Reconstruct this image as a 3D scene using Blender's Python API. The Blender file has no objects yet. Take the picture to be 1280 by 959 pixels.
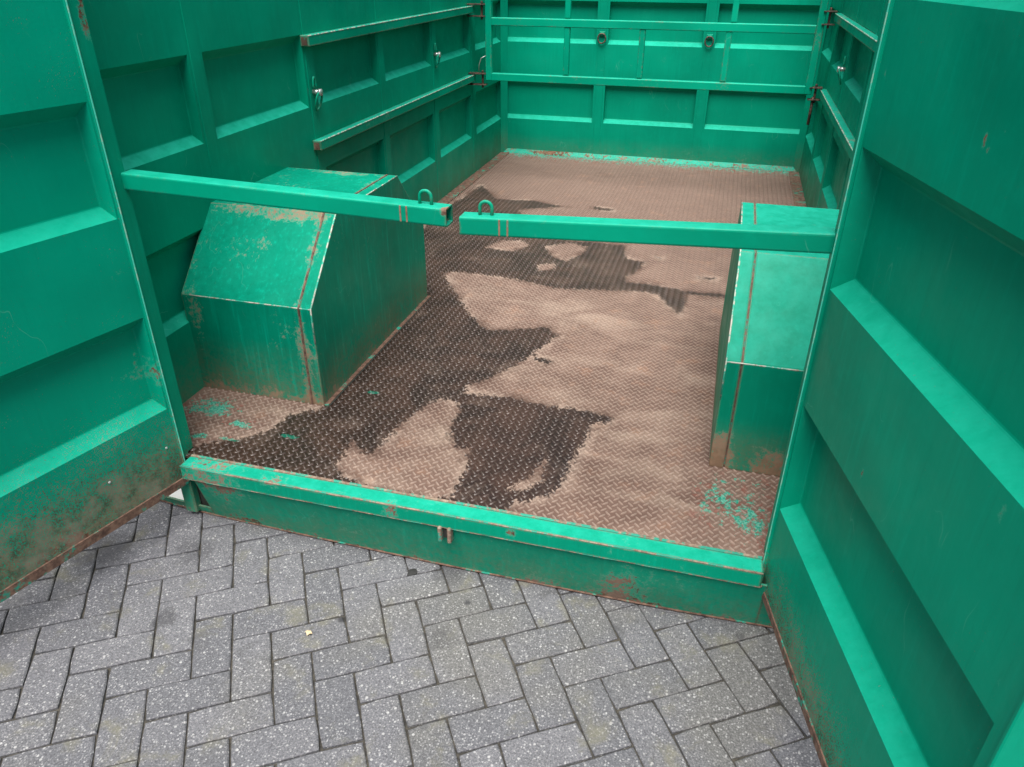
import bpy, bmesh, math, random
import numpy as np
from mathutils import Vector, Matrix
random.seed(7); rng = np.random.default_rng(7)
S = bpy.context.scene
R = math.radians
# ------------------------------------------------------------------ camera
F_PX, YAW, PITCH, ROLL = 941.23, 0.2661, 0.5175, 0.0045
CAM = Vector((0.6075, -1.6895, 1.6929))
fw = Vector((-math.sin(YAW)*math.cos(PITCH), math.cos(YAW)*math.cos(PITCH), -math.sin(PITCH)))
rt = Vector((math.cos(YAW), math.sin(YAW), 0)); up = rt.cross(fw)
rt2 = math.cos(ROLL)*rt + math.sin(ROLL)*up; up2 = -math.sin(ROLL)*rt + math.cos(ROLL)*up
cd = bpy.data.cameras.new('camera'); cam = bpy.data.objects.new('camera', cd)
S.collection.objects.link(cam); S.camera = cam
M = Matrix.Identity(4)
for i in range(3):
    M[i][0], M[i][1], M[i][2], M[i][3] = rt2[i], up2[i], -fw[i], CAM[i]
cam.matrix_world = M
cd.sensor_fit = 'HORIZONTAL'; cd.sensor_width = 36; cd.lens = F_PX/1280*36
cd.clip_start = 0.02; cd.clip_end = 2000
# ------------------------------------------------------------------ sky, sun, exposure
SUN_EL, SUN_AZ = R(68), R(176)          # azimuth clockwise from +Y (into the trailer): behind the camera
w = bpy.data.worlds.new('World'); S.world = w; w.use_nodes = True
nt = w.node_tree; nt.nodes.clear()
sky = nt.nodes.new('ShaderNodeTexSky'); sky.sky_type = 'NISHITA'; sky.sun_disc = False
sky.sun_elevation = SUN_EL; sky.sun_rotation = SUN_AZ; sky.air_density = 1.0; sky.dust_density = 4.0; sky.ozone_density = 1.0
hs = nt.nodes.new('ShaderNodeHueSaturation'); hs.inputs['Saturation'].default_value = 0.5   # thin overcast: whiter sky
bg = nt.nodes.new('ShaderNodeBackground'); bg.inputs[1].default_value = 0.05
wo = nt.nodes.new('ShaderNodeOutputWorld')
nt.links.new(sky.outputs[0], hs.inputs['Color']); nt.links.new(hs.outputs[0], bg.inputs[0]); nt.links.new(bg.outputs[0], wo.inputs[0])
sl = bpy.data.lights.new('sun', 'SUN'); sl.energy = 2.6; sl.angle = R(45); sl.color = (1, 0.96, 0.9)
so = bpy.data.objects.new('sun', sl); S.collection.objects.link(so); so.location = (3, -4, 8)
sd = Vector((math.sin(SUN_AZ)*math.cos(SUN_EL), math.cos(SUN_AZ)*math.cos(SUN_EL), math.sin(SUN_EL)))
so.rotation_euler = sd.to_track_quat('Z', 'Y').to_euler()
S.view_settings.view_transform = 'Standard'; S.view_settings.look = 'None'
S.view_settings.gamma = 1; S.view_settings.use_curve_mapping = False; S.view_settings.exposure = 1.38
S.render.engine = 'CYCLES'; S.cycles.diffuse_bounces = 2; S.cycles.glossy_bounces = 2; S.cycles.max_bounces = 4
# ------------------------------------------------------------------ dimensions (metres)
XW, LEN, H = 1.192, 4.574, 0.246        # half inner width, inner length, floor height
TOP = 2.06
def pix(x, y, ax, val):                 # photo pixel -> point on an axis plane
    d = fw + rt2*((x-640)/F_PX) - up2*((y-479.5)/F_PX)
    return CAM + d*((val-CAM[ax])/d[ax])
# ------------------------------------------------------------------ node helper
class NT:
    def __init__(s, name):
        s.m = bpy.data.materials.new(name); s.m.use_nodes = True; s.t = s.m.node_tree; s.t.nodes.clear()
        s.out = s.t.nodes.new('ShaderNodeOutputMaterial'); s.b = s.t.nodes.new('ShaderNodeBsdfPrincipled')
        s.t.links.new(s.b.outputs[0], s.out.inputs[0])
        s.geo = s.t.nodes.new('ShaderNodeNewGeometry'); s.pos = s.geo.outputs['Position']
    def n(s, kind, **kw):
        o = s.t.nodes.new(kind)
        for k, v in kw.items(): setattr(o, k, v)
        return o
    def put(s, sock, v):
        if isinstance(v, bpy.types.NodeSocket): s.t.links.new(v, sock)
        elif isinstance(v, tuple) and len(v) == 3 and sock.type == 'RGBA': sock.default_value = (*v, 1)
        else: sock.default_value = v
    def math(s, op, a, b=0.0, c=None, clamp=False):
        o = s.n('ShaderNodeMath', operation=op, use_clamp=clamp); s.put(o.inputs[0], a); s.put(o.inputs[1], b)
        if c is not None: s.put(o.inputs[2], c)
        return o.outputs[0]
    def add(s, a, b): return s.math('ADD', a, b)
    def mul(s, a, b): return s.math('MULTIPLY', a, b)
    def step(s, v, lo, hi, a=0.0, b=1.0):
        o = s.n('ShaderNodeMapRange', interpolation_type='SMOOTHSTEP'); s.put(o.inputs['Value'], v)
        s.put(o.inputs['From Min'], lo); s.put(o.inputs['From Max'], hi); s.put(o.inputs['To Min'], a); s.put(o.inputs['To Max'], b)
        return o.outputs[0]
    def scale(s, vec, sc):
        o = s.n('ShaderNodeVectorMath', operation='MULTIPLY'); s.put(o.inputs[0], vec); o.inputs[1].default_value = sc; return o.outputs[0]
    def noise(s, sc, det=4, rough=0.55, vec=None, dist=0.0, col=False):
        o = s.n('ShaderNodeTexNoise'); s.put(o.inputs['Vector'], s.pos if vec is None else vec)
        o.inputs['Scale'].default_value = sc; o.inputs['Detail'].default_value = det; o.inputs['Roughness'].default_value = rough; o.inputs['Distortion'].default_value = dist
        return o.outputs['Color' if col else 0]
    def voro(s, sc, feature='F1', vec=None, out='Distance', rnd=1.0):
        o = s.n('ShaderNodeTexVoronoi', feature=feature); s.put(o.inputs['Vector'], s.pos if vec is None else vec)
        o.inputs['Scale'].default_value = sc; o.inputs['Randomness'].default_value = rnd; return o.outputs[out]
    def mix(s, f, a, b, mode='MIX'):
        o = s.n('ShaderNodeMix', data_type='RGBA', blend_type=mode)
        s.put(o.inputs['Factor'], f); s.put(o.inputs[6], a); s.put(o.inputs[7], b); return o.outputs[2]
    def xyz(s, v):
        o = s.n('ShaderNodeSeparateXYZ'); s.put(o.inputs[0], v); return o.outputs
    def attr(s, name):
        return s.n('ShaderNodeAttribute', attribute_name=name).outputs['Fac']
    def bump(s, hgt, strength, dist, normal=None):
        o = s.n('ShaderNodeBump'); o.inputs['Strength'].default_value = strength; o.inputs['Distance'].default_value = dist
        s.put(o.inputs['Height'], hgt)
        if normal is not None: s.put(o.inputs['Normal'], normal)
        return o.outputs[0]
    def fin(s, col, rough, normal=None, metal=0.0, spec=0.5):
        s.put(s.b.inputs['Base Color'], col); s.put(s.b.inputs['Roughness'], rough); s.put(s.b.inputs['Metallic'], metal)
        s.put(s.b.inputs['Specular IOR Level'], spec)
        if normal is not None: s.put(s.b.inputs['Normal'], normal)
        return s.m
GREEN = (0.000, 0.260, 0.158)
def green(name, rust=0.0, low=None, edge=0.35, speck=None, streak=0.0, dust_toplight=0.25, patch=0.0, base=GREEN, rough=0.42, wave=1.1, grime=None, soft=0.0, spots=()):
    """old turquoise-green enamel on steel: rust where noise + wear at the foot / on edges says so"""
    s = NT(name)
    z = s.xyz(s.pos)[2]
    fine = s.noise(60, 5, 0.75); clump = s.noise(7, 4, 0.6, dist=0.4); big = s.noise(1.7, 2, 0.5)
    v = s.add(s.mul(fine, 0.6), s.mul(clump, 0.4))
    v = s.add(v, rust)
    if low: v = s.add(v, s.step(z, low[0], low[1], low[2], 0.0))
    if edge:
        be = s.n('ShaderNodeBevel', samples=2); be.inputs['Radius'].default_value = 0.009
        dt = s.n('ShaderNodeVectorMath', operation='DOT_PRODUCT'); s.put(dt.inputs[0], be.outputs[0]); s.put(dt.inputs[1], s.geo.outputs['True Normal'])
        ed = s.step(s.math('ABSOLUTE', dt.outputs['Value']), 0.995, 0.75)
        v = s.add(v, s.mul(ed, edge*0.5))
    if patch: v = s.add(v, s.step(s.noise(3.1, 2, 0.5), 0.50, 0.75, 0.0, patch))
    for (x, y, zz, r, zs, am) in spots:                       # known worn places on this part
        dv = s.n('ShaderNodeVectorMath', operation='DISTANCE'); zs = zs if isinstance(zs, tuple) else (1, 1, zs); s.put(dv.inputs[0], s.scale(s.pos, zs)); dv.inputs[1].default_value = (x*zs[0], y*zs[1], zz*zs[2])
        v = s.add(v, s.step(dv.outputs['Value'], r, r*.2, 0.0, am))
    mask = s.step(v, 0.66-soft, 0.72+soft)
    if speck:
        sp = s.step(s.add(s.noise(240, 3, .7), s.add(s.mul(clump, .22), s.step(z, speck[0], speck[1], speck[2], speck[3]))), 0.80, 0.88)
        mask = s.math('MAXIMUM', mask, s.mul(sp, .8))
    g = s.mix(s.step(big, 0.3, 0.7), tuple(c*0.84 for c in base), tuple(min(1, c*1.10) for c in base))
    g = s.mix(s.step(s.noise(23, 4, .65), 0.45, 0.75, 0.0, 0.25), g, (0.000, 0.328, 0.206))
    if streak:
        st = s.noise(1.0, 4, 0.65, vec=s.scale(s.pos, (70, 70, 4.0)))
        g = s.mix(s.step(st, 0.52, 0.72, 0.0, streak), g, (0.000, 0.365, 0.239))
        g = s.mix(s.step(st, 0.46, 0.3, 0.0, streak*0.8), g, (0.000, 0.174, 0.105))
    sc = s.math('ABSOLUTE', s.add(s.noise(1.0, 2, .5, vec=s.scale(s.pos, (11, 9, 4))), -.5))       # long fine scratches
    sc = s.mul(s.step(sc, 0.006, 0.001), s.step(s.noise(5, 2, .6), 0.58, 0.66, 0.0, 0.15))
    g = s.mix(sc, g, (0.20, 0.55, 0.43))
    g = s.mix(s.mul(s.step(v, 0.605, 0.665), 0.4), g, (0.09, 0.38, 0.27))       # bruised paint round the rust
    nz = s.xyz(s.geo.outputs['Normal'])[2]
    if dust_toplight: g = s.mix(s.mul(s.step(nz, 0.25, 0.9, 0.0, dust_toplight), s.step(s.noise(19, 4, .7), 0.25, 0.7, .3, 1.0)), g, (0.035, 0.54, 0.41))  # dust on up-facing faces, tinted bright turquoise to paint in top light
    if grime: g = s.mix(s.mul(s.step(z, grime[0], grime[1], grime[2], 0.0), s.step(s.add(fine, s.mul(clump, .6)), 0.55, 0.95)), g, (0.16, 0.12, 0.07))
    rc = s.mix(s.step(s.noise(33, 4, .75), 0.35, 0.65), (0.075, 0.033, 0.022), (0.21, 0.115, 0.075))
    rc = s.mix(s.step(clump, 0.5, 0.62, 0.0, .6), rc, (0.26, 0.19, 0.15))
    if soft: rc = s.mix(.55, rc, (0.34, 0.235, 0.155))
    col = s.mix(mask, g, rc)
    rg = s.add(s.step(clump, 0.3, 0.7, rough-0.06, rough+0.12), s.mul(mask, 0.35))
    hgt = s.add(s.mul(s.noise(2.6, 1, .5), wave), s.mul(s.noise(90, 1, .6), 0.010))
    return s.fin(col, rg, s.bump(hgt, 0.55, 0.03), spec=0.09)
def on_door(sx, q):
    hx, hy, a = (-.977, -.012, R(-104.84)) if sx < 0 else (.874, -.006, R(-76.09))
    N = Vector((-math.sin(a), math.cos(a), 0)); d = fw + rt2*((q[0]-640)/F_PX) - up2*((q[1]-479.5)/F_PX)
    return CAM + d*((Vector((hx, hy, 0))-CAM).dot(N)/d.dot(N))
def dsp(sx, l): return [(*on_door(sx, (x, y)), r, zs, am) for x, y, r, zs, am in l]
def ysp(yv, l): return [(*pix(x, y, 1, yv), r, zs, am) for x, y, r, zs, am in l]
MAT = {}
MAT['wall'] = green('wall_enamel', rust=-0.05, low=(0.24, 0.42, 0.12), grime=(.24, .5, .45), edge=0, streak=0.18, dust_toplight=0.4)
MAT['front'] = green('front_wall_enamel', rust=-0.03, low=(0.24, 0.42, 0.10), grime=(.24, .42, .3), edge=0, streak=0.22, dust_toplight=0.4, base=(0.000, 0.285, 0.174))
MAT['box'] = green('wheel_box_enamel', rust=-0.005, low=(0.24, 0.34, 0.15), grime=(.24, .5, .7), soft=.05, edge=0.6, streak=0.7, dust_toplight=0.08, base=(0.000, 0.221, 0.136), patch=0.06, spots=[(-.93, .655, .885, .06, (.16, 1, 1), .17), (-.735, .6, .6, .035, (1, .03, .03), .10), (-1.02, .56, .78, .10, (.5, 1, 1), .10), (-.72, .416, .36, .09, (1, 1, .4), .12), (-1.16, .42, .55, .06, (1, 1, .3), .13), (-.92, 1.2, .893, .05, (.12, 1, 1), .14), (-.80, .9, .25, .05, (1, .05, 1), .12)])
MAT['boxr'] = green('right_wheel_box_enamel', rust=0.0, low=(0.24, 0.36, 0.12), grime=(.24, .45, .75), soft=.03, edge=0.5, streak=0.25, dust_toplight=0.4, patch=0.05, spots=[(.72, .416, .30, .08, .6, .2), (.9, .416, .28, .12, 1, .15)])
MAT['doorl'] = green('left_door_enamel', rust=-0.06, low=(0.15, 0.30, 0.19), edge=0, speck=(0.15, 0.60, .33, .03), streak=0.10, dust_toplight=0.2, base=(0.000, 0.285, 0.181), spots=dsp(-1, [(195, 465, .10, 1, .13), (170, 470, .15, 1, .1), (150, 345, .05, 1, .12), (90, 640, .25, 1, .1), (40, 560, .2, 1, .06)]))
MAT['doorr'] = green('right_door_enamel', rust=-0.07, low=(0.14, 0.22, 0.15), edge=0, speck=(0.15, 0.45, .26, .0), streak=0.22, dust_toplight=0.2, spots=dsp(1, [(1231, 176, .010, .4, .22), (1235, 187, .008, .5, .2), (1256, 166, .006, .5, .2), (1253, 640, .014, .3, .2), (1078, 590, .010, .2, .2), (1107, 90, .008, .4, .2), (1250, 850, .012, .35, .2), (1000, 720, .12, 1, .06)])+[(-.974, .038, 1.57, .035, .3, .3)])
MAT['sill'] = green('sill_enamel', rust=0.03, low=(0.0, 0.05, 0.12), grime=(0.0, .22, .4), edge=0.8, streak=0.4, dust_toplight=0.35, patch=0.12, spots=ysp(-.05, [(490, 636, .05, 1, .16), (640, 664, .03, 1, .2), (420, 605, .06, 1, .14), (335, 594, .08, 1, .12), (700, 715, .02, .4, .2)]))
MAT['bar'] = green('bar_enamel', rust=-0.045, edge=0.38, dust_toplight=0.35, patch=.05, base=(0.000, 0.264, 0.160), spots=ysp(.03, [(558, 262, .03, 1, .28), (577, 285, .018, 1, .2)]))
MAT['rail'] = green('rail_enamel', rust=0.02, edge=0.62, dust_toplight=0.45, patch=0.12)
MAT['gate'] = green('gate_enamel', rust=0.0, edge=0.25, dust_toplight=0.35, patch=0.05, base=(0.000, 0.319, 0.194), spots=[(.55, 3.68, .96, .09, 1, .18), (1.08, 3.68, 1.25, .1, 1, .2), (-1.03, 3.68, 1.08, .06, 1, .22), (-.42, 3.68, .97, .07, 1, .14)])
def rusty(name, a, b, rough=0.85, green_at=.55):
    s = NT(name)
    c = s.mix(s.step(s.noise(40, 6, .7), 0.3, 0.7), a, b)
    c = s.mix(s.step(s.noise(22, 5, .7), green_at, green_at+.09, 0, .9), c, (0.0, 0.27, 0.19))
    return s.fin(c, rough, s.bump(s.noise(150, 4, .7), .4, .004))
MAT['rust'] = rusty('bare_rusty_steel', (0.06, 0.03, 0.022), (0.21, 0.12, 0.085))
MAT['weld'] = rusty('rusty_weld', (0.16, 0.07, 0.04), (0.33, 0.20, 0.14))
s = NT('dark_clamp_steel'); MAT['clamp'] = s.fin(s.mix(s.step(s.noise(60, 5, .7), .4, .65), (0.03, 0.032, 0.03), (0.17, 0.09, 0.06)), 0.6, metal=.3)
s = NT('zinc_plated_steel'); MAT['zinc'] = s.fin(s.mix(s.noise(90, 4, .6), (0.42, 0.44, 0.44), (0.62, 0.64, 0.63)), 0.38, metal=.7)
s = NT('dark_hollow'); MAT['dark'] = s.fin(s.mix(s.noise(40, 4, .6), (0.012, 0.016, 0.013), (0.03, 0.03, 0.025)), 0.9)  # near-black paints the shade of gaps and hollows
s = NT('chequer_plate_floor')
wet_d = s.attr('wet'); paint = s.attr('paint'); pale = s.attr('pale'); crest = s.attr('crest')
edge_n = s.add(s.mul(s.add(s.noise(38, 4, .7), -0.5), 0.085), s.mul(s.add(s.noise(140, 2, .6), -0.5), 0.05))
wet = s.step(s.add(s.add(wet_d, edge_n), s.mul(crest, -.008)), -0.006, 0.009)
damp = s.step(s.add(wet_d, s.mul(s.add(s.noise(11, 4, .7), -.5), 0.16)), -0.045, 0.012)
fine = s.noise(130, 4, .75); mid = s.noise(6, 5, .65, dist=.5)
dry = s.mix(s.step(mid, 0.3, 0.7), (0.098, 0.058, 0.046), (0.180, 0.118, 0.094))
bands = s.noise(1.0, 5, 0.62, vec=s.scale(s.pos, (3.6, 8.0, 1)), dist=.8)
dry = s.mix(s.mul(s.step(s.add(bands, s.mul(pale, .30)), 0.50, 0.85), 0.55), dry, (0.32, 0.245, 0.195))
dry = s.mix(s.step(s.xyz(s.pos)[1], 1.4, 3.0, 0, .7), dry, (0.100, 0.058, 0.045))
dry = s.mix(s.step(s.noise(11, 4, .65), 0.56, 0.72, 0, .4), dry, (0.25, 0.13, 0.08))
dry = s.mix(s.step(fine, 0.40, 0.68, 0, .5), dry, (0.12, 0.08, 0.066))
dry = s.mix(s.step(fine, 0.42, 0.30, 0, .35), dry, (0.36, 0.28, 0.23))
dry = s.mix(s.mul(crest, .55), dry, s.mix(.55, dry, (0.56, 0.46, 0.39)))
pb = s.noise(38, 5, .75)
oc = s.mul(s.step(s.add(s.mul(pb, .75), s.mul(paint, .31)), 0.575, 0.615), s.step(paint, 0.06, 0.25))
dry = s.mix(oc, dry, s.mix(s.step(fine, .40, .6), (0.0, 0.20, 0.14), (0.12, 0.34, 0.26)))
dry = s.mix(s.mul(s.step(s.noise(26, 4, .7), 0.54, 0.66), s.step(paint, 0.05, 0.5, 0, .8)), dry, (0.18, 0.06, 0.045))
wetc = s.mix(s.step(mid, 0.35, 0.68), (0.020, 0.0110, 0.0085), (0.047, 0.025, 0.018))
wetc = s.mix(s.mul(oc, .8), wetc, (0.0, 0.13, 0.085))
wetc = s.mix(s.mul(crest, .24), wetc, (0.20, 0.165, 0.15))          # bar tops: worn steel, with wet glints painted into the colour
dk = s.step(s.noise(5, 3, .6), .42, .56)
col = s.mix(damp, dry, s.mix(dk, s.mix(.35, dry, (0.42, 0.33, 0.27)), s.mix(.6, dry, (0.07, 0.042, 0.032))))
wetm = s.mul(wet, s.step(s.add(s.noise(7, 5, .7, dist=.6), s.mul(s.add(damp, -1.0), .1)), .30, .50, .82, 1.0))
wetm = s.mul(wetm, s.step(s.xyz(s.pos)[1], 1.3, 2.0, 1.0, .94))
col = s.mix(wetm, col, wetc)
rg = s.add(0.80, s.mul(wet, -0.46))
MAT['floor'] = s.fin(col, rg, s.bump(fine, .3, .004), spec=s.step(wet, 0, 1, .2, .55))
s = NT('concrete_paver')
oi = s.n('ShaderNodeObjectInfo'); rnd = oi.outputs['Random']
c = s.mix(rnd, (0.113, 0.115, 0.129), (0.158, 0.158, 0.174))
c = s.mix(s.step(s.noise(3.3, 4, .6), .35, .68, 0, .4), c, (0.095, 0.098, 0.114))
c = s.mix(s.step(s.noise(1.6, 3, .6), .48, .66, 0, .55), c, (0.150, 0.146, 0.130))
gr = s.noise(200, 4, .85)
c = s.mix(s.step(gr, .48, .66, 0, .85), c, (0.050, 0.051, 0.057))
c = s.mix(s.step(gr, .47, .32, 0, .8), c, (0.33, 0.33, 0.34))
v1 = s.n('ShaderNodeTexVoronoi'); s.put(v1.inputs['Vector'], s.pos); v1.inputs['Scale'].default_value = 150
rr = s.xyz(v1.outputs['Color'])[0]
c = s.mix(s.mul(s.math('LESS_THAN', v1.outputs['Distance'], s.mul(rr, .42)), s.step(rr, .5, .95, 0, .42)), c, (0.52, 0.52, 0.53))
v2 = s.n('ShaderNodeTexVoronoi'); s.put(v2.inputs['Vector'], s.pos); v2.inputs['Scale'].default_value = 70
rr = s.xyz(v2.outputs['Color'])[0]
c = s.mix(s.mul(s.math('LESS_THAN', v2.outputs['Distance'], s.mul(rr, .26)), s.step(rr, .7, .97, 0, .5)), c, (0.55, 0.55, 0.55))
c = s.mix(s.step(s.noise(8, 5, .65, dist=.4), .54, .72, 0, .55), c, (0.175, 0.167, 0.115))
c = s.mix(s.step(s.noise(5.3, 4, .6, dist=.3), .62, .74, 0, .6), c, (0.07, 0.07, 0.074))
for (q, r_, am) in (((130, 690), .11, .6), ((205, 772), .05, .5), ((428, 774), .02, .9), ((585, 752), .014, .8), ((548, 795), .06, .35), ((560, 715), .07, .4), ((240, 690), .08, .3), ((925, 795), .02, .5)):   # oil and dirt marks
    p_ = pix(*q, 2, 0.0); dv = s.n('ShaderNodeVectorMath', operation='DISTANCE'); s.put(dv.inputs[0], s.pos); dv.inputs[1].default_value = tuple(p_)
    c = s.mix(s.mul(s.step(s.add(dv.outputs['Value'], s.mul(s.add(s.noise(22, 3, .6), -.5), r_*1.2)), r_, r_*.4), am), c, (0.036, 0.036, 0.040))
MAT['paver'] = s.fin(c, 0.85, s.bump(s.add(gr, s.mul(s.noise(20, 2, .6), .7)), .6, .004), spec=.3)
s = NT('joint_sand')
MAT['sand'] = s.fin(s.mix(s.step(s.noise(60, 6, .7), .35, .7), (0.022, 0.021, 0.02), (0.075, 0.068, 0.055)), .95, s.bump(s.noise(200, 4, .7), .5, .004))
s = NT('white_orange_board'); zz = s.xyz(s.pos)
MAT['board'] = s.fin(s.mix(s.step(s.add(zz[2], s.mul(s.add(s.noise(40, 3, .6), -.5), .03)),   .050, .054), (0.86, 0.86, 0.84), s.mix(s.step(s.noise(60, 3, .6), .45, .55), (0.62, 0.25, 0.12), (0.75, 0.6, 0.5))), .4)
s = NT('dry_leaf'); MAT['leaf'] = s.fin(s.mix(s.noise(120, 4, .6), (0.42, 0.30, 0.16), (0.62, 0.52, 0.36)), .8)
s = NT('tar'); MAT['tar'] = s.fin(s.mix(s.noise(120, 4, .6), (0.012, 0.012, 0.013), (0.03, 0.03, 0.03)), .8)
# ------------------------------------------------------------------ object helpers
COL = S.collection.objects
def obj(name, me, mat=None, parent=None, **props):
    if isinstance(me, bmesh.types.BMesh):
        bm = me; me = bpy.data.meshes.new(name); bm.to_mesh(me); bm.free()
    o = bpy.data.objects.new(name, me); COL.link(o)
    if mat is not None and not me.materials: me.materials.append(MAT[mat])
    if parent is not None: o.parent = parent
    for k, v in props.items(): o[k] = v
    return o
def empty(name, loc=(0, 0, 0), **props):
    o = bpy.data.objects.new(name, None); COL.link(o); o.location = loc; o.empty_display_size = .1
    for k, v in props.items(): o[k] = v
    return o
def box(bm, a, b, bev=0.0, seg=1):
    vs = [bm.verts.new((x, y, z)) for z in (a[2], b[2]) for y in (a[1], b[1]) for x in (a[0], b[0])]
    fs = [bm.faces.new([vs[i] for i in q]) for q in ((0, 2, 3, 1), (4, 5, 7, 6), (0, 1, 5, 4), (2, 6, 7, 3), (0, 4, 6, 2), (1, 3, 7, 5))]
    if bev:
        es = list({e for f in fs for e in f.edges}); bmesh.ops.bevel(bm, geom=es, offset=bev, segments=seg, profile=.6, affect='EDGES')
    return bm
def B(a, b, bev=0.0, seg=1): return box(bmesh.new(), a, b, bev, seg)
def tube(bm, pts, r, n=10, closed=False, cap=True):
    pts = [Vector(p) for p in pts]; rings = []; m = len(pts); nrm = None
    for i, p in enumerate(pts):
        if closed: t = (pts[(i+1) % m]-pts[i-1]).normalized()
        else: t = (pts[min(i+1, m-1)]-pts[max(i-1, 0)]).normalized()
        if nrm is None: nrm = t.orthogonal().normalized()
        nrm = (nrm-t*nrm.dot(t)).normalized(); bn = t.cross(nrm)
        rings.append([bm.verts.new(p+nrm*r*math.cos(2*math.pi*k/n)+bn*r*math.sin(2*math.pi*k/n)) for k in range(n)])
    for i in range(m if closed else m-1):
        a, b = rings[i], rings[(i+1) % m]
        for k in range(n): bm.faces.new((a[k], a[(k+1) % n], b[(k+1) % n], b[k]))
    if cap and not closed: bm.faces.new(rings[0][::-1]); bm.faces.new(rings[-1])
    for f in bm.faces: f.smooth = True
    return bm
def extrude_x(prof, x0, x1, bev=0.0, seg=2):        # prof = [(y,z)...], closed solid between x0 and x1
    bm = bmesh.new()
    a = [bm.verts.new((x0, y, z)) for y, z in prof]; b = [bm.verts.new((x1, y, z)) for y, z in prof]
    bm.faces.new(a); bm.faces.new(b[::-1]); n = len(prof)
    for i in range(n): bm.faces.new((a[i], b[i], b[(i+1) % n], a[(i+1) % n]))
    bmesh.ops.recalc_face_normals(bm, faces=bm.faces)
    if bev: bmesh.ops.bevel(bm, geom=list(bm.edges), offset=bev, segments=seg, profile=.6, affect='EDGES')
    return bm
# pressed sheet: flat sheet with holes + one pressed panel object per hole
DEP, SB, ST, SE = 0.040, 0.027, 0.033, 0.002
def pressed_sheet(name, parent, mat, O, U, N, u0, u1, z0, z1, recs, thick, dep=DEP, sb=SB, st=ST, se=SE, **props):
    O, U, N = Vector(O), Vector(U), Vector(N)
    P = lambda u, n, z: O+U*u+N*n+Vector((0, 0, z))
    us = sorted({u0, u1, *[r[0] for r in recs], *[r[1] for r in recs]}); zs = sorted({z0, z1, *[r[2] for r in recs], *[r[3] for r in recs]})
    bm = bmesh.new(); V = {}
    def v(u, z):
        if (u, z) not in V: V[u, z] = bm.verts.new(P(u, 0, z))
        return V[u, z]
    for a, b in zip(us, us[1:]):
        for c, d in zip(zs, zs[1:]):
            um, zm = (a+b)/2, (c+d)/2
            if any(r[0] < um < r[1] and r[2] < zm < r[3] for r in recs): continue
            bm.faces.new((v(a, c), v(b, c), v(b, d), v(a, d)))
    k = [bm.verts.new(P(u, -thick, z)) for u, z in ((u0, z0), (u1, z0), (u1, z1), (u0, z1))]
    f = [bm.verts.new(P(u, 0, z)) for u, z in ((u0, z0), (u1, z0), (u1, z1), (u0, z1))]
    bm.faces.new(k[::-1])
    for i in range(4): bm.faces.new((f[i], k[i], k[(i+1) % 4], f[(i+1) % 4]))
    w_ = obj(name, bm, mat, parent, **props)
    for (a, b, c, d) in recs:
        bm = bmesh.new()
        o = [bm.verts.new(P(*q)) for q in ((a, 0, c), (b, 0, c), (b, 0, d), (a, 0, d))]
        i = [bm.verts.new(P(*q)) for q in ((a+se, -dep, c+sb), (b-se, -dep, c+sb), (b-se, -dep, d-st), (a+se, -dep, d-st))]
        ff = bm.faces.new(i)
        for j in range(4): bm.faces.new((o[j], o[(j+1) % 4], i[(j+1) % 4], i[j]))
        bmesh.ops.bevel(bm, geom=list(ff.edges), offset=.004, segments=2, profile=.5, affect='EDGES')
        obj('pressed_panel', bm, mat, w_)
    return w_
# ================================================================== GROUND
g = obj('ground', B((-300, -300, -0.3), (300, 300, -0.011)), 'sand', kind='structure')
BH = 0.1058; BANG = 0.5672; BX, BY = -0.1708, -0.4595
def paver_mesh(seed):
    r = random.Random(seed); L2, W2 = BH-0.0021, BH/2-0.0021
    bm = bmesh.new(); pts = []
    for (ax, ay), (bx_, by_), n in (((-1, -1), (1, -1), 4), ((1, -1), (1, 1), 2), ((1, 1), (-1, 1), 4), ((-1, 1), (-1, -1), 2)):
        for k in range(n):
            f_ = k/n; x, y = ax+(bx_-ax)*f_, ay+(by_-ay)*f_; c_ = r.uniform(.0, .004) if k == 0 else 0
            pts.append((x*(L2-c_)+r.uniform(-.0012, .0012), y*(W2-c_)+r.uniform(-.0012, .0012)))
    rings = [[bm.verts.new((x*k, y*(1-(1-k)*2), z)) for x, y in pts] for k, z in ((1, -.07), (1, -.0034), (.966, -.0004))]
    top = bm.faces.new(rings[2])
    for a, b in zip(rings, rings[1:]):
        for k in range(len(pts)): bm.faces.new((a[k], a[(k+1) % len(pts)], b[(k+1) % len(pts)], b[k]))
    me = bpy.data.meshes.new('paver'); bm.to_mesh(me); bm.free(); me.materials.append(MAT['paver']); return me
PM = [paver_mesh(i) for i in range(6)]
ca, sa = math.cos(BANG), math.sin(BANG); far = []; cand = []
rp = random.Random(3)
for i in range(-85, 86):
    for j in range(-85, 86):
        k = (i-j) % 4
        if k == 0: cu, cv, a = (i+1)*BH, -(j+.5)*BH, 0
        elif k == 3: cu, cv, a = (i+.5)*BH, -(j+1)*BH, math.pi/2
        else: continue
        x, y = BX+ca*cu-sa*cv, BY+sa*cu+ca*cv
        if abs(x) > 8 or abs(y) > 8: continue
        rec = (x, y, a+BANG+rp.uniform(-.008, .008)+(math.pi if rp.random() < .5 else 0), rp.uniform(-.0022, .0012), rp.uniform(-.006, .006), rp.uniform(-.006, .006))
        if -1.75 < x < 1.25 and -1.35 < y < 0.12: cand.append(rec)
        else: far.append(rec)
for (x, y, a, z, tx, ty) in cand:
    o = obj('paver', PM[rp.randrange(6)], None, g); o.location = (x, y, z-.0015); o.rotation_euler = (tx, ty, a)
fv, ff = [], []
tmpl = [(-1, -1, -.07), (1, -1, -.07), (1, 1, -.07), (-1, 1, -.07)]
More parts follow.
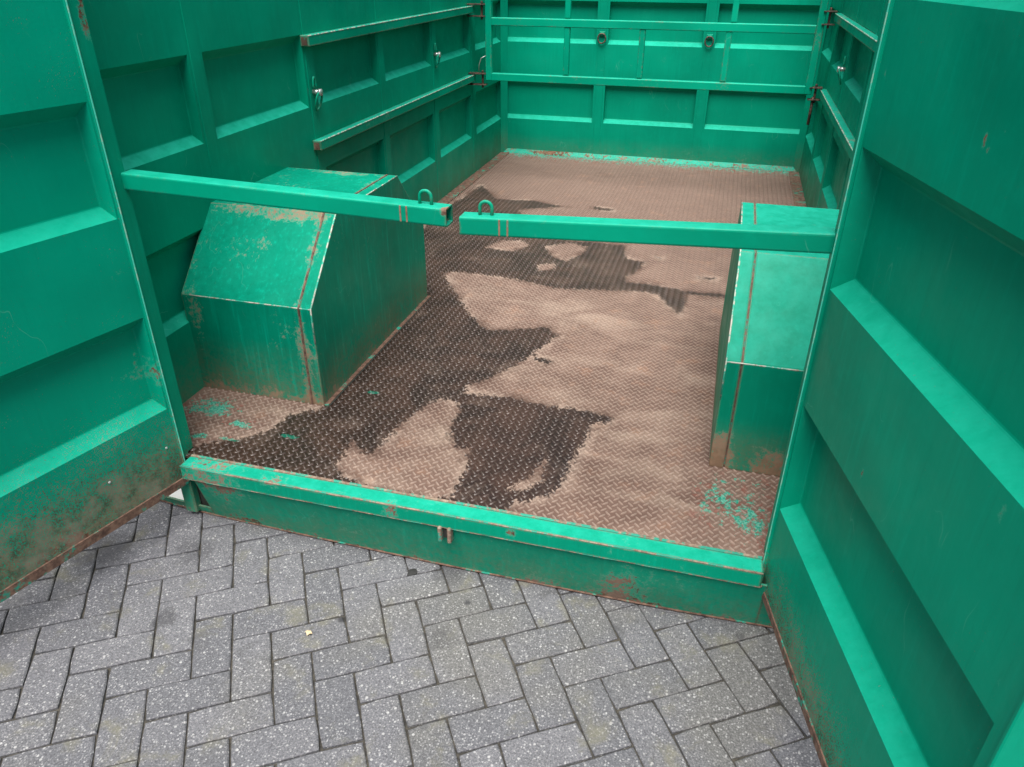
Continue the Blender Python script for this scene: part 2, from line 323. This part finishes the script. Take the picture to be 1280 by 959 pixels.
for (x, y, a, z, tx, ty) in far:
    c_, s_ = math.cos(a), math.sin(a); b0 = len(fv)
    for lx, ly, lz in [(u, v_, -.07) for u, v_ in ((-1, -1), (1, -1), (1, 1), (-1, 1))]+[(u, v_, -.003) for u, v_ in ((-1, -1), (1, -1), (1, 1), (-1, 1))]:
        px_, py_ = lx*(BH-.0021), ly*(BH/2-.0021); fv.append((x+c_*px_-s_*py_, y+s_*px_+c_*py_, z+lz))
    for u, v_ in ((-1, -1), (1, -1), (1, 1), (-1, 1)):
        px_, py_ = u*(BH-.0055), v_*(BH/2-.0055); fv.append((x+c_*px_-s_*py_, y+s_*px_+c_*py_, z-.001))
    ff.append((b0+8, b0+9, b0+10, b0+11))
    for q in range(4):
        ff.append((b0+q, b0+(q+1) % 4, b0+4+(q+1) % 4, b0+4+q)); ff.append((b0+4+q, b0+4+(q+1) % 4, b0+8+(q+1) % 4, b0+8+q))
me = bpy.data.meshes.new('paver_field'); me.from_pydata(fv, [], ff); obj('paver_field', me, 'paver', g, kind='stuff')
# ================================================================== TRAILER
T = empty('livestock_trailer', (0, 0, 0), label='green steel livestock trailer with open rear doors and rusty chequer plate floor', category='trailer')
# ---- floor: grid carrying the stain maps, and the raised chequer bars
def P2(l): return np.array([[*pix(x, y, 2, H).xy] for x, y in l])
WET = P2([(248, 556), (276, 549), (311, 546), (336, 537), (357, 521), (389, 510), (400, 512), (520, 385), (520, 300), (540, 268), (560, 258), (585, 243), (602, 230), (612, 240), (621, 249), (667, 251), (709, 259), (664, 261), (649, 263), (655, 285), (700, 300), (742, 303), (780, 307), (784, 324), (808, 328), (799, 337), (784, 347), (784, 352), (817, 356), (862, 364), (909, 368), (909, 373), (862, 368), (857, 377), (851, 394), (836, 384), (821, 368), (802, 364), (701, 361), (634, 348), (574, 340), (555, 341), (566, 360), (581, 382), (596, 401), (609, 412), (634, 412), (684, 408), (698, 419), (676, 436), (645, 458), (614, 472), (584, 482), (584, 491), (636, 496), (684, 507), (746, 515), (768, 522), (763, 528), (741, 531), (733, 550), (715, 581), (702, 607), (690, 619), (652, 629), (622, 640), (577, 640), (560, 650), (200, 580)])
DRY = [P2(l) for l in (
    [(551, 498), (570, 504), (572, 515), (562, 534), (567, 559), (586, 563), (582, 584), (570, 606), (562, 620), (542, 621), (486, 613), (445, 602), (425, 590), (423, 577), (436, 562), (440, 549), (450, 565), (467, 568), (486, 549), (501, 531), (520, 518), (536, 504)],
    [(607, 309), (628, 300), (652, 301), (660, 306), (641, 314)],
    [(682, 308), (710, 303), (735, 309), (725, 318), (708, 326), (694, 322)],
    [(672, 332), (690, 329), (693, 336), (676, 338)],
    [(679, 576), (684, 579), (674, 600), (650, 613), (640, 612), (641, 606), (664, 597)])]
WET2 = [P2(l) for l in ([(742, 258), (767, 261), (765, 264), (744, 262)], [(665, 441), (690, 452), (684, 456), (668, 450)], [(870, 345), (895, 347), (893, 350), (872, 348)], [(818, 320), (828, 322), (826, 325)])]
def sdist(pts, poly):
    d = np.full(len(pts), 9.0); inside = np.zeros(len(pts), bool)
    for a, b in zip(poly, np.roll(poly, -1, 0)):
        e = b-a; wv = pts-a; t = np.clip(wv@e/(e@e+1e-12), 0, 1); d = np.minimum(d, np.hypot(*(wv-t[:, None]*e).T))
        c = ((a[1] > pts[:, 1]) != (b[1] > pts[:, 1])) & (pts[:, 0] < (b[0]-a[0])*(pts[:, 1]-a[1])/(b[1]-a[1]+1e-12)+a[0]); inside ^= c
    return np.where(inside, d, -d)
def stain(pts):
    wv = sdist(pts, WET)
    for p in DRY: wv = np.minimum(wv, -sdist(pts, p))
    for p in WET2: wv = np.maximum(wv, sdist(pts, p))
    wv = np.clip(wv, -.15, .15)
    def blobs(l):
        r_ = np.zeros(len(pts))
        for (x, y, sx, sy, am) in l:
            c = pix(x, y, 2, H); r_ = np.maximum(r_, am*np.exp(-((pts[:, 0]-c.x)/sx)**2-((pts[:, 1]-c.y)/sy)**2))
        return r_
    pale_ = blobs([(800, 545, .16, .06, 1), (830, 470, .30, .10, .6), (745, 402, .20, .10, .9), (860, 600, .22, .06, .6), (640, 205, .5, .3, .5), (770, 212, .5, .18, .6), (700, 385, .3, .12, .6), (545, 560, .10, .16, .55), (790, 620, .35, .05, .55), (800, 510, .4, .1, .5), (630, 460, .2, .08, .45), (340, 515, .12, .05, .6)])
    paint_ = blobs([(900, 625, .10, .16, .72), (940, 650, .10, .16, .78), (925, 600, .14, .06, .55), (265, 510, .13, .09, .95), (300, 530, .08, .04, .8), (285, 549, .05, .012, 1.3), (360, 545, .035, .012, 1.4), (465, 490, .03, .012, 1.4), (250, 545, .04, .02, 1.2)])
    far_ = np.clip(1-(LEN-pts[:, 1])/.34, 0, 1); side = np.clip(1-(XW-np.abs(pts[:, 0]))/.17, 0, 1)*(pts[:, 1] > 1.5)
    paint_ = np.maximum(paint_, .95*far_); paint_ = np.maximum(paint_, .62*side)
    return wv, pale_, paint_
def put_attrs(me, pts):
    for nm, a in zip(('wet', 'pale', 'paint'), stain(pts)):
        at = me.attributes.new(nm, 'FLOAT', 'POINT'); at.data.foreach_set('value', a.astype(np.float32))
nx, ny = 200, 384
gx = np.linspace(-XW, XW, nx+1); gy = np.linspace(-0.004, LEN, ny+1)
X, Y = np.meshgrid(gx, gy); dents = 0.0015*np.sin(X*5.1+1)*np.sin(Y*3.3)
V3 = np.stack([X.ravel(), Y.ravel(), (H+dents-.0015).ravel()], 1)
idx = np.arange((nx+1)*(ny+1)).reshape(ny+1, nx+1)
Q = np.stack([idx[:-1, :-1], idx[:-1, 1:], idx[1:, 1:], idx[1:, :-1]], -1).reshape(-1, 4)
def mesh_np(name, verts, faces):
    me = bpy.data.meshes.new(name); k = faces.shape[1]
    me.vertices.add(len(verts)); me.vertices.foreach_set('co', verts.astype(np.float32).ravel())
    me.loops.add(faces.size); me.loops.foreach_set('vertex_index', faces.astype(np.int32).ravel())
    me.polygons.add(len(faces)); me.polygons.foreach_set('loop_start', np.arange(0, faces.size, k, dtype=np.int32)); me.polygons.foreach_set('loop_total', np.full(len(faces), k, np.int32))
    me.update(); me.validate(); return me
me = mesh_np('floor', V3, Q); put_attrs(me, V3[:, :2]); me.polygons.foreach_set('use_smooth', np.ones(len(me.polygons), bool))
floor = obj('floor', me, 'floor', T, label='rusty brown chequer plate floor with dark wet patches')
# chequer bars: lens shapes alternating +-45 degrees
PA = 0.030
ii, jj = np.meshgrid(np.arange(int(2*XW/PA)), np.arange(int(LEN/PA)))
cx = np.concatenate([(ii.ravel()+.3)*PA, (ii.ravel()+.8)*PA])-XW; cy = np.concatenate([(jj.ravel()+.35)*PA, (jj.ravel()+.85)*PA])
ang = np.repeat((math.pi/4, -math.pi/4), ii.size)
keep = (np.abs(cx) < XW-.012) & (cy < LEN-.012); cx, cy, ang = cx[keep], cy[keep], ang[keep]
lens = np.array([(-.0150, 0, 0), (-.006, -.0046, 0), (.006, -.0046, 0), (.0150, 0, 0), (.006, .0046, 0), (-.006, .0046, 0), (-.009, 0, .0046), (.009, 0, .0046)])
lf = np.array([(0, 1, 6), (1, 2, 7), (1, 7, 6), (2, 3, 7), (3, 4, 7), (4, 5, 6), (4, 6, 7), (5, 0, 6)])
ca_, sa_ = np.cos(ang)[:, None], np.sin(ang)[:, None]
hz = rng.uniform(.75, 1.1, cx.size)[:, None]
LV = np.stack([cx[:, None]+ca_*lens[:, 0]-sa_*lens[:, 1], cy[:, None]+sa_*lens[:, 0]+ca_*lens[:, 1], np.zeros((cx.size, 8))], -1)
LV[:, :, 2] = H-.0022+0.0015*np.sin(LV[:, :, 0]*5.1+1)*np.sin(LV[:, :, 1]*3.3)+lens[:, 2]*hz+(lens[:, 2] > 0)*.0006
LF = (lf[None]+8*np.arange(cx.size)[:, None, None]).reshape(-1, 3)
LV = LV.reshape(-1, 3); me = mesh_np('chequer_bars', LV, LF); put_attrs(me, LV[:, :2])
at = me.attributes.new('crest', 'FLOAT', 'POINT'); at.data.foreach_set('value', np.tile((lens[:, 2] > 0).astype(np.float32), cx.size))
obj('chequer_bars', me, 'floor', floor, kind='stuff')
obj('underframe', B((-.66, .04, 0.10), (.66, LEN+.03, H-.012)), 'dark', T)
s = NT('tyre_rubber'); MAT['tyre'] = s.fin(s.mix(s.noise(30, 4, .6), (0.015, 0.015, 0.015), (0.035, 0.034, 0.032)), .85)
for sx in (-1, 1):                    # wheels under the wheel boxes
    wh = empty('wheel', (sx*.97, .95, .31)); wh.parent = T
    for nm, r0, r1, hw, mt in (('tyre', .19, .31, .10, 'tyre'), ('rim', .0, .195, .07, 'zinc')):
        bm = bmesh.new(); pr = [(r0, -hw), (r1-.02, -hw), (r1, -hw+.03), (r1, hw-.03), (r1-.02, hw), (r0, hw)]
        rings = [[bm.verts.new((px_, max(pr_, .001)*math.cos(a), max(pr_, .001)*math.sin(a))) for pr_, px_ in pr] for a in np.linspace(0, 2*math.pi, 33)[:-1]]
        for i in range(32):
            for k in range(6): bm.faces.new((rings[i][k], rings[i][(k+1) % 6], rings[(i+1) % 32][(k+1) % 6], rings[(i+1) % 32][k]))
        obj(nm, bm, mt, wh)
# ---- side walls
PU = [(0.03, 0.693), (0.776, 1.462), (1.552, 2.214), (2.302, 2.990), (3.092, 3.752), (3.872, 4.545)]
ROWS = [(0.520, 0.818), (1.100, 1.394), (1.68, 1.97)]
recs = [(a, b, c, d) for (a, b) in PU for (c, d) in ROWS]
wl = pressed_sheet('side_wall', T, 'wall', (-XW, 0, 0), (0, 1, 0), (1, 0, 0), 0.0, LEN+.04, H-.02, TOP, recs, .06, label='green pressed steel side wall with tall wheel box below')
wr = pressed_sheet('side_wall', T, 'wall', (XW, 0, 0), (0, 1, 0), (-1, 0, 0), 0.0, LEN+.04, H-.02, TOP, recs, .06, label='green pressed steel side wall behind the swung right door')
FR = [(-1.165, -0.443), (-0.352, 0.354), (0.444, 1.161)]
wf = pressed_sheet('front_wall', T, 'front', (0, LEN, 0), (1, 0, 0), (0, -1, 0), -XW-.058, XW+.058, H-.02, TOP+.002, [(a, b, c, d) for (a, b) in FR for (c, d) in ROWS], .06, label='green pressed steel front wall at the far end')
for (a, b) in zip(PU, PU[1:]):              # thin lapped seam strips on the ribs between panels
    m_ = (a[1]+b[0])/2
    for sx, w_ in ((-1, wl), (1, wr)):
        x0, x1 = sorted((sx*(XW+.004), sx*(XW-.0026)))
        obj('seam_strip', B((x0, m_-.027, H), (x1, m_+.027, TOP-.01), .0012), 'wall', w_)
for (a, b) in zip(FR, FR[1:]):
    m_ = (a[1]+b[0])/2; obj('seam_strip', B((m_-.028, LEN-.0028, H), (m_+.028, LEN+.004, TOP-.01), .0012), 'front', wf)
# fillet plates where walls meet the floor, corner fillets
bm = bmesh.new(); box(bm, (-XW+.003, LEN-.004, H-.002), (XW-.003, LEN+.001, H+.012))
vs = [bm.verts.new(q) for q in ((-XW+.003, LEN-.032, H+.001), (XW-.003, LEN-.032, H+.001), (XW-.003, LEN-.002, H+.030), (-XW+.003, LEN-.002, H+.030))]; bm.faces.new(vs)
MAT['fillet'] = green('scuffed_fillet_enamel', rust=0.15, edge=0, dust_toplight=.4, patch=.12, base=(0.000, 0.257, 0.173))
obj('floor_fillet', bm, 'fillet', wf)
for sx, w_ in ((-1, wl), (1, wr)):
    a_, b_ = sorted((sx*(XW+.001), sx*(XW-.075))); obj('edge_strip', B((a_, 1.5, H-.01), (b_, LEN-.05, H+.006), .002), 'weldg' if 'weldg' in MAT else 'rust', w_)
    for k in range(1):
        bm = bmesh.new(); vs = [bm.verts.new(q) for q in ((sx*(XW-.045), LEN-.001, H), (sx*(XW-.045), LEN-.001, TOP-.02), (sx*(XW+.001), LEN-.05, TOP-.02), (sx*(XW+.001), LEN-.05, H))]; bm.faces.new(vs)
        obj('corner_fillet', bm, 'wall', w_)
# top rails
for sx, w_ in ((-1, wl), (1, wr)):
    a_, b_ = sorted((sx*(XW-.012), sx*(XW+.075))); obj('top_rail', B((a_, -.02, TOP-.06), (b_, LEN+.08, TOP+.03), .006), 'wall', w_)
obj('top_rail', B((-XW-.07, LEN-.012, TOP-.058), (XW+.07, LEN+.075, TOP+.032), .006), 'front', wf)
# ---- wheel boxes
PROF = [(0.416, H-.004), (0.416, 0.630), (0.668, 0.893), (1.224, 0.893), (1.482, 0.610), (1.482, H-.004)]
def inset(prof, d):
    c_ = Vector((sum(p[0] for p in prof)/6, sum(p[1] for p in prof)/6)); out = []
    n = len(prof)
    for i, p in enumerate(prof):
        a = (Vector(p)-Vector(prof[i-1])).normalized(); b = (Vector(prof[(i+1) % n])-Vector(p)).normalized()
        na, nb = Vector((a.y, -a.x)), Vector((b.y, -b.x)); m_ = (na+nb).normalized(); k = d/max(.3, m_.dot(na)); out.append(tuple(Vector(p)+m_*k))
    return out
for sx, xi, mt, lab in ((-1, 0.684, 'box', 'scratched green wheel box with rust streaks below the side wall'), (1, 0.701, 'boxr', 'green wheel box with pale dusty sloping top, top light painted in, beside the right door')):
    def ex(prof, a, b, bv=.006): a, b = sorted((sx*a, sx*b)); return extrude_x(prof, a, b, bv)
    fl = 0.046
    wb = obj('wheel_box', ex(PROF, XW+.01, xi+fl+.0035), mt, T, label=lab)
    obj('side_plate', ex(PROF, xi+fl, xi), mt, wb)
    obj('weld_seam', ex(inset(PROF, .0045 if sx > 0 else -.0012), xi+fl+.0050, xi+fl-.0015, 0.0), 'rust', wb)
    # welded lap plate half way up the slope
    if sx < 0:
        y_, z_ = .54, .759
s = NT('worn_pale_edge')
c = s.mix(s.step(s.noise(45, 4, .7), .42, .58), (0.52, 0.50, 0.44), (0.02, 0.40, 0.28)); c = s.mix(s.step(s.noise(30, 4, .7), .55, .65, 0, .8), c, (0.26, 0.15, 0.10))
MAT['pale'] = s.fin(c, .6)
s = NT('edge_highlight_green'); MAT['edge'] = s.fin(s.mix(s.step(s.noise(35, 4, .7), .48, .62), (0.05, 0.50, 0.37), (0.22, 0.50, 0.38)), .5)  # lighter green paints the highlight on the door hinge edges
for wb in [o for o in T.children if o.name.startswith('wheel_box')]:
    sx, xi = (-1, .684) if wb.data.materials[0] == MAT['box'] else (1, .701)
    e = .0022
    obj('worn_or_highlit_edge', tube(bmesh.new(), [(sx*(xi+e), .416+e, .50), (sx*(xi+e), .416+e, .629), (sx*(xi+e), .668, .893-e), (sx*(xi+e), .95, .893-e), (sx*(xi+e), 1.224, .893-e)], .0030, 6), 'pale', wb)
    obj('worn_or_highlit_edge', tube(bmesh.new(), [(sx*(xi+e+k*.06), .416+e, .629) for k in range(9)], .0026, 6), 'pale', wb)
obj('floor_trim', B((-.690, .418, H-.004), (-.668, 1.482, H+.004), .001), 'rust', floor)
obj('floor_gap_shade', B((-.668, .424, H-.004), (-.6615, 1.478, H+.0012)), 'dark', floor)  # raised dark strip paints the shade of a gap beside the trim
# ---- guide rails along the side walls
for sx in (-1, 1):
    for zt in (1.393, 0.958):
        a_, b_ = sorted((sx*(XW+.001), sx*(XW-.040)))
        y0 = 1.455
        bm = B((a_, y0, zt-.044), (b_, 3.76, zt), .003)
        r_ = obj('guide_rail', bm, 'rail', T)
        obj('worn_or_highlit_edge', tube(bmesh.new(), [(sx*(XW-.0382), y0+.005+k*.0957, zt-.0020) for k in range(25)], .0032, 6), 'pale', r_)
        a_, b_ = sorted((sx*(XW-.006), sx*(XW-.034)))
        obj('open_end', B((a_, y0-.0012, zt-.039), (b_, y0+.02, zt-.007)), 'rust', r_)
# ---- rear sill
SY = -0.058
MAT['chip'] = rusty('chipped_lip', (0.13, 0.07, 0.05), (0.33, 0.25, 0.19), green_at=.47)
sill = obj('rear_sill', B((-0.955, SY, 0.198), (0.866, 0.002, 0.2505), .004), 'sill', T, label='worn green rear sill under the door opening')
obj('inner_lip', B((-0.953, 0.0, H-.02), (0.864, 0.010, 0.2535), .002), 'chip', sill)
def yb(x): return float(np.interp(x, (-1.2, -1.0, -.82, -.514, -.114, .126, .355, .668, .929, 1.2), (.033, .015, .007, 0, -.007, -.007, -.007, -.003, .006, .01)))
PY = -.048
def plate(name, x0, x1, ztop, n=24):
    bm = bmesh.new()
    for i in range(n+1):
        x = x0+i/n*(x1-x0); y1 = yb(x); f = lambda z: y1+(PY-y1)*z/.2
        for y, z in ((f(ztop), ztop), (f(ztop*.5)+.0015*math.sin(x*9), ztop*.5), (y1, 0.0), (y1+.008, 0.0), (f(ztop)+.008, ztop)): bm.verts.new((x, y, z))
    bm.verts.ensure_lookup_table()
    for i in range(n):
        for k in range(5): a = i*5+k; b = i*5+(k+1) % 5; bm.faces.new((bm.verts[a], bm.verts[b], bm.verts[b+5], bm.verts[a+5]))
    for e0 in (0, n): bm.faces.new([bm.verts[e0*5+k] for k in range(5)])
    bmesh.ops.recalc_face_normals(bm, faces=bm.faces); obj(name, bm, 'sill', sill)
plate('lower_plate', -.921, .8835, .2, 40); plate('plate_end', .8838, 1.19, .136, 8); plate('bottom_strip', -1.19, -.9214, .037, 8)
obj('bottom_edge', tube(bmesh.new(), [(x, yb(x)-.002, .003) for x in np.linspace(-1.18, 1.18, 40)], .0035, 6), 'rust', sill)
obj('foot_recess_shade', B((-.980, .022, .01), (-.915, .03, .21)), 'dark', sill)  # dark plate paints the shade inside the recess
for dx in (-.014, .016):
    obj('keeper_lug', B((-.045+dx-.006, -.068, .150), (-.045+dx+.006, -.04, .205), .003), 'chip', sill)
obj('keeper_slot_shade', B((-.056, -.052, .158), (-.032, -.03, .199)), 'dark', sill)  # solid near-black block paints the shade of a slot
for yy, zz in ((SY+.0022, .2482), (SY+.002, .2002)):
    obj('worn_or_highlit_edge', tube(bmesh.new(), [(-.953+i*.0606, yy+.0006*math.sin(i*2.7), zz+.0006*math.sin(i*1.9)) for i in range(31)], .0026, 6), 'chip', sill)
obj('weld_bead', tube(bmesh.new(), [(-.90+i*.059, -.0485+.0012*math.sin(i*2.1), .1965+.001*math.sin(i*1.3)) for i in range(31)], .0032, 6), 'chip', sill)
# ---- rear posts and corner plates
for x0, x1, sx in ((-1.03, -.974, -1), (.868, .925, 1)):
    p_ = obj('corner_post', B((x0, -.004, .2485), (x1, .05, TOP), .005), 'doorr', T)
    a_, b_ = sorted((x0 if sx < 0 else x1, sx*(XW+.055))); obj('corner_plate', B((a_+.001, .004, .252), (b_-.001, .046, TOP-.002)), 'wall', p_)
obj('post_foot', B((-1.020, -.010, 0.012), (-.974, .022, .256), .004), 'sill', T)
obj('header', B((-XW-.05, .002, TOP+.001), (XW+.05, .052, TOP+.08), .005), 'wall', T)
# ---- rear doors (hinged on the posts, swung open)
DROWS = [(0.440, 0.757), (1.055, 1.362), (1.628, 1.95)]
for sx, hx, hy, ang_, mt, lab in ((-1, -.977, -.012, R(-104.84), 'doorl', 'open left rear door with rusty lower edge'), (1, .874, -.006, R(-76.09), 'doorr', 'open right rear door, scratched green panels')):
    U = Vector((math.cos(ang_), math.sin(ang_), 0)); N = Vector((-U.y, U.x, 0))*(1 if sx < 0 else -1)
    DW = 0.905
    d = pressed_sheet('rear_door', T, mt, (hx, hy, 0), U, N, 0.0, DW, 0.15, TOP, [(.008, DW-.035, c, e) for c, e in DROWS], .05, dep=.044, sb=.030, st=.038, se=.012, label=lab)
    def strip(name, u0, u1, n0, n1, z0, z1, mat, bev=.002):
        bm = bmesh.new(); box(bm, (u0, n0, z0), (u1, n1, z1), bev)
        for vv in bm.verts: c = vv.co.copy(); vv.co = Vector((hx, hy, 0))+U*c.x+N*c.y+Vector((0, 0, c.z))
        bmesh.ops.recalc_face_normals(bm, faces=bm.faces); return obj(name, bm, mat, d)
    strip('edge_flange', -.005, .003, -.05, .006, .152, TOP-.002, mt)
    obj('worn_or_highlit_edge', tube(bmesh.new(), [Vector((hx, hy, z))-U*.003+N*.0055 for z in np.linspace(.155, TOP-.01, 30)], .0026, 6), 'edge', d)  # highlight along the hinge edge, painted as a thin light green tube
    strip('edge_flange', DW-.004, DW+.004, -.05, .012, .152, TOP-.002, mt)
    strip('bottom_edge', -.002, DW+.002, -.052, .003, .143, .176 if sx < 0 else .170, 'rust', .002)
    if sx < 0:
        for q in ((208, 560), (137, 603)):
            dd = fw + rt2*((q[0]-640)/F_PX) - up2*((q[1]-479.5)/F_PX); t = ((Vector((hx, hy, 0))-CAM).dot(N))/dd.dot(N); p = CAM+dd*t
            u_ = (p-Vector((hx, hy, 0))).dot(U); strip('hole_light', u_-.004, u_+.004, -.002, .003, p.z-.004, p.z+.004, 'zinc', .002)  # bright stud added for light showing through a hole
# ---- locking bars across the opening, folded half way in
def bar(x0, z0, x1, z1, hollow):
    bm = bmesh.new(); y0, y1 = .028, .078; h_ = .047
    vs = []
    for x, z in ((x0, z0), (x1, z1)):
        vs.append([bm.verts.new(q) for q in ((x, y0, z-h_), (x, y1, z-h_), (x, y1, z), (x, y0, z))])
    for k in range(4): bm.faces.new((vs[0][k], vs[0][(k+1) % 4], vs[1][(k+1) % 4], vs[1][k]))
    bm.faces.new(vs[0][::-1])
    if not hollow: bm.faces.new(vs[1])
    es = [e for e in bm.edges if abs(e.verts[0].co.x-e.verts[1].co.x) > .1]
    bmesh.ops.bevel(bm, geom=es, offset=.006, segments=3, profile=.5, affect='EDGES')
    bmesh.ops.recalc_face_normals(bm, faces=bm.faces); return bm
for nm, x0, z0, x1, z1, xl, bands, hol, lab in (('locking_bar', -.974, 1.170, -.032, 1.147, -.094, (-.154, -.137), True, 'left locking bar with open tube end'), ('locking_bar', .002, 1.131, .870, 1.167, .064, (.105, .126), False, 'right locking bar in front of the wheel box')):
    b_ = obj(nm, bar(x0, z0, x1, z1, hol), 'bar', T, label=lab)
    if hol:
        md = b_.modifiers.new('wall', 'SOLIDIFY'); md.thickness = .004; md.offset = -1
    zt = z0+(z1-z0)*(xl-x0)/(x1-x0)
    pts = [(xl-.0155, .053, zt-.012)]+[(xl-.0155*math.cos(a), .053, zt+.018+.0155*math.sin(a)) for a in np.linspace(0, math.pi, 11)]+[(xl+.0155, .053, zt-.012)]
    obj('loop', tube(bmesh.new(), pts, .0045, 8), 'bar', b_)
    for bx_ in bands:
        zt = z0+(z1-z0)*(bx_-x0)/(x1-x0); obj('weld_mark', B((bx_-.0022, .0268, zt-.044), (bx_+.0022, .0295, zt-.003), .0006), 'weld', b_)
# ---- tie rings on the ribs
def tie_ring(loc, rz, lab):
    t = empty('tie_ring', loc); t.parent = T; t.rotation_euler = (0, 0, rz); t['label'] = lab
    bm = bmesh.new(); box(bm, (-.022, -.001, -.018), (.022, .006, .018), .002); box(bm, (-.016, .004, -.008), (.016, .020, .010), .005, 2)
    obj('bracket', bm, 'bar', t)
    pts = [(.030*math.sin(a)*(1 if True else 1), .014+.004, -.030-.034*math.cos(a+math.pi)) for a in np.linspace(0, 2*math.pi, 25)[:-1]]
    obj('ring', tube(bmesh.new(), pts, .0052, 8, closed=True), 'clamp', t)
    return t
def tie_ring_side(loc, rz, lab):
    t = empty('tie_ring', loc); t.parent = T; t.rotation_euler = (0, 0, rz); t['label'] = lab
    bm = bmesh.new(); tube(bm, [(0, -.004, 0), (0, .030, 0)], .011, 10); tube(bm, [(0, .028, 0), (0, .040, 0)], .015, 10); obj('bolt', bm, 'zinc', t)
    pts = [(.026*math.sin(a), .022+.012*math.cos(a), -.036-.040*math.cos(a+math.pi)) for a in np.linspace(0, 2*math.pi, 25)[:-1]]
    obj('ring', tube(bmesh.new(), pts, .0048, 8, closed=True), 'bar', t)
    pts = [(.004-.012*math.cos(a), .012, .03+.032*math.sin(a)) for a in np.linspace(-.4, math.pi+.4, 15)]
    obj('hook', tube(bmesh.new(), pts, .0045, 8), 'bar', t)
    return t
for x_ in (-.398, .402): tie_ring((x_, LEN-.002, 1.172), math.pi, 'tie ring on a rib of the front wall')
for y_ in (1.512, 3.045): tie_ring_side((-XW+.002, y_, 1.158), -math.pi/2, 'tie ring on a rib of the left side wall')
for y_ in (3.045, 1.512): tie_ring_side((XW-.002, y_, 1.158), math.pi/2, 'tie ring on a rib of the right side wall')
# ---- white and red board seen through the gap below the left door hinge
bm = bmesh.new(); box(bm, (-.10, -.004, -.075), (.09, .004, .075), .002)
mb = obj('marker_plate', bm, 'board', T, label='white and orange plate showing below the left door'); mb.location = (-1.125, .085, .062); mb.rotation_euler = (R(-42), 0, R(-12))
# ================================================================== PARTITION GATE on the guide rails
GY = 3.74
G = empty('partition_gate', (0, GY, .92), label='green tubular partition gate clamped across the guide rails before the front wall', category='gate')
def gb(name, a, b, bev=.004, mat='gate', parent=G):
    o = obj(name, B(a, b, bev), mat, parent); o.matrix_parent_inverse = Matrix.Translation((0, -GY, -.92)); return o
XL, XR = -1.065, 1.095
gb('end_post', (XL-.004, GY-.024, .925), (XL+.040, GY+.022, 1.74)); gb('end_post', (XR-.036, GY-.024, .925), (XR+.008, GY+.022, 1.74))
for zt in (.974, 1.325, 1.74): gb('rail', (XL+.038, GY-.020, zt-.05), (XR-.034, GY+.020, zt))
for x_, z0, z1 in ((-.50, .98, 1.29), (0.0, .98, 1.29), (.545, .98, 1.29), (-.50, 1.33, 1.70), (.565, 1.33, 1.70)):
    gb('upright', (x_-.019, GY-.015, z0), (x_+.019, GY+.017, z1))
for sx, xe in ((-1, XL), (1, XR)):
    for zt in (1.393, .958):
        for dz in (.006, -.066):
            a_, b_ = sorted((xe, sx*(XW-.01))); gb('clamp_plate', (a_-.01, GY-.035, zt+dz), (b_-.02*(sx > 0), GY+.02, zt+dz+.007), .001, 'clamp')
        gb('clamp_bolt', (xe+sx*.03-.007, GY-.012, zt-.085), (xe+sx*.03+.007, GY+.004, zt+.03), .003, 'clamp')
o = obj('drop_pin', tube(bmesh.new(), [(XR+.022, GY-.01, .91), (XR+.022, GY-.01, .74)], .009, 8), 'clamp', G); o.matrix_parent_inverse = Matrix.Translation((0, -GY, -.92))
o = obj('safety_wire', tube(bmesh.new(), [(XL-.05, GY-.03, .985), (XL-.045, GY-.035, 1.03), (XL-.03, GY-.035, 1.07), (XL+.0, GY-.024, 1.085)], .003, 6), 'zinc', G); o.matrix_parent_inverse = Matrix.Translation((0, -GY, -.92))
# ================================================================== small things on the paving
p = pix(386, 792, 2, 0.0); bm = bmesh.new()
vs = [bm.verts.new((p.x+.012*r_*math.cos(a), p.y+.009*r_*math.sin(a), .003+.004*(k % 2))) for k, (a, r_) in enumerate(zip(np.linspace(0, 2*math.pi, 9)[:-1], (1, .7, 1.1, .8, 1, .6, 1.2, .8)))]
c0 = bm.verts.new((p.x, p.y, .008)); c1 = bm.verts.new((p.x, p.y, -.004))
for k in range(8): bm.faces.new((vs[k], vs[(k+1) % 8], c0)); bm.faces.new((vs[(k+1) % 8], vs[k], c1))
obj('leaf_scrap', bm, 'leaf', label='small beige dry leaf scrap lying on a grey paver', category='leaf')
p = pix(515, 715, 2, 0.0); bm = bmesh.new()
top = [bm.verts.new((p.x+.015*(1+.2*math.sin(3*a+1))*math.cos(a), p.y+.017*(1+.2*math.sin(2*a))*math.sin(a), -.001)) for a in np.linspace(0, 2*math.pi, 15)[:-1]]
c0 = bm.verts.new((p.x, p.y, .0022))
for k in range(14): bm.faces.new((top[k], top[(k+1) % 14], c0))
bot = [bm.verts.new((v_.co.x, v_.co.y, -.005)) for v_ in top]
for k in range(14): bm.faces.new((bot[k], bot[(k+1) % 14], top[(k+1) % 14], top[k]))
obj('tar_spot', bm, 'tar', label='round black tar spot on the paving beside the sill', category='spot')
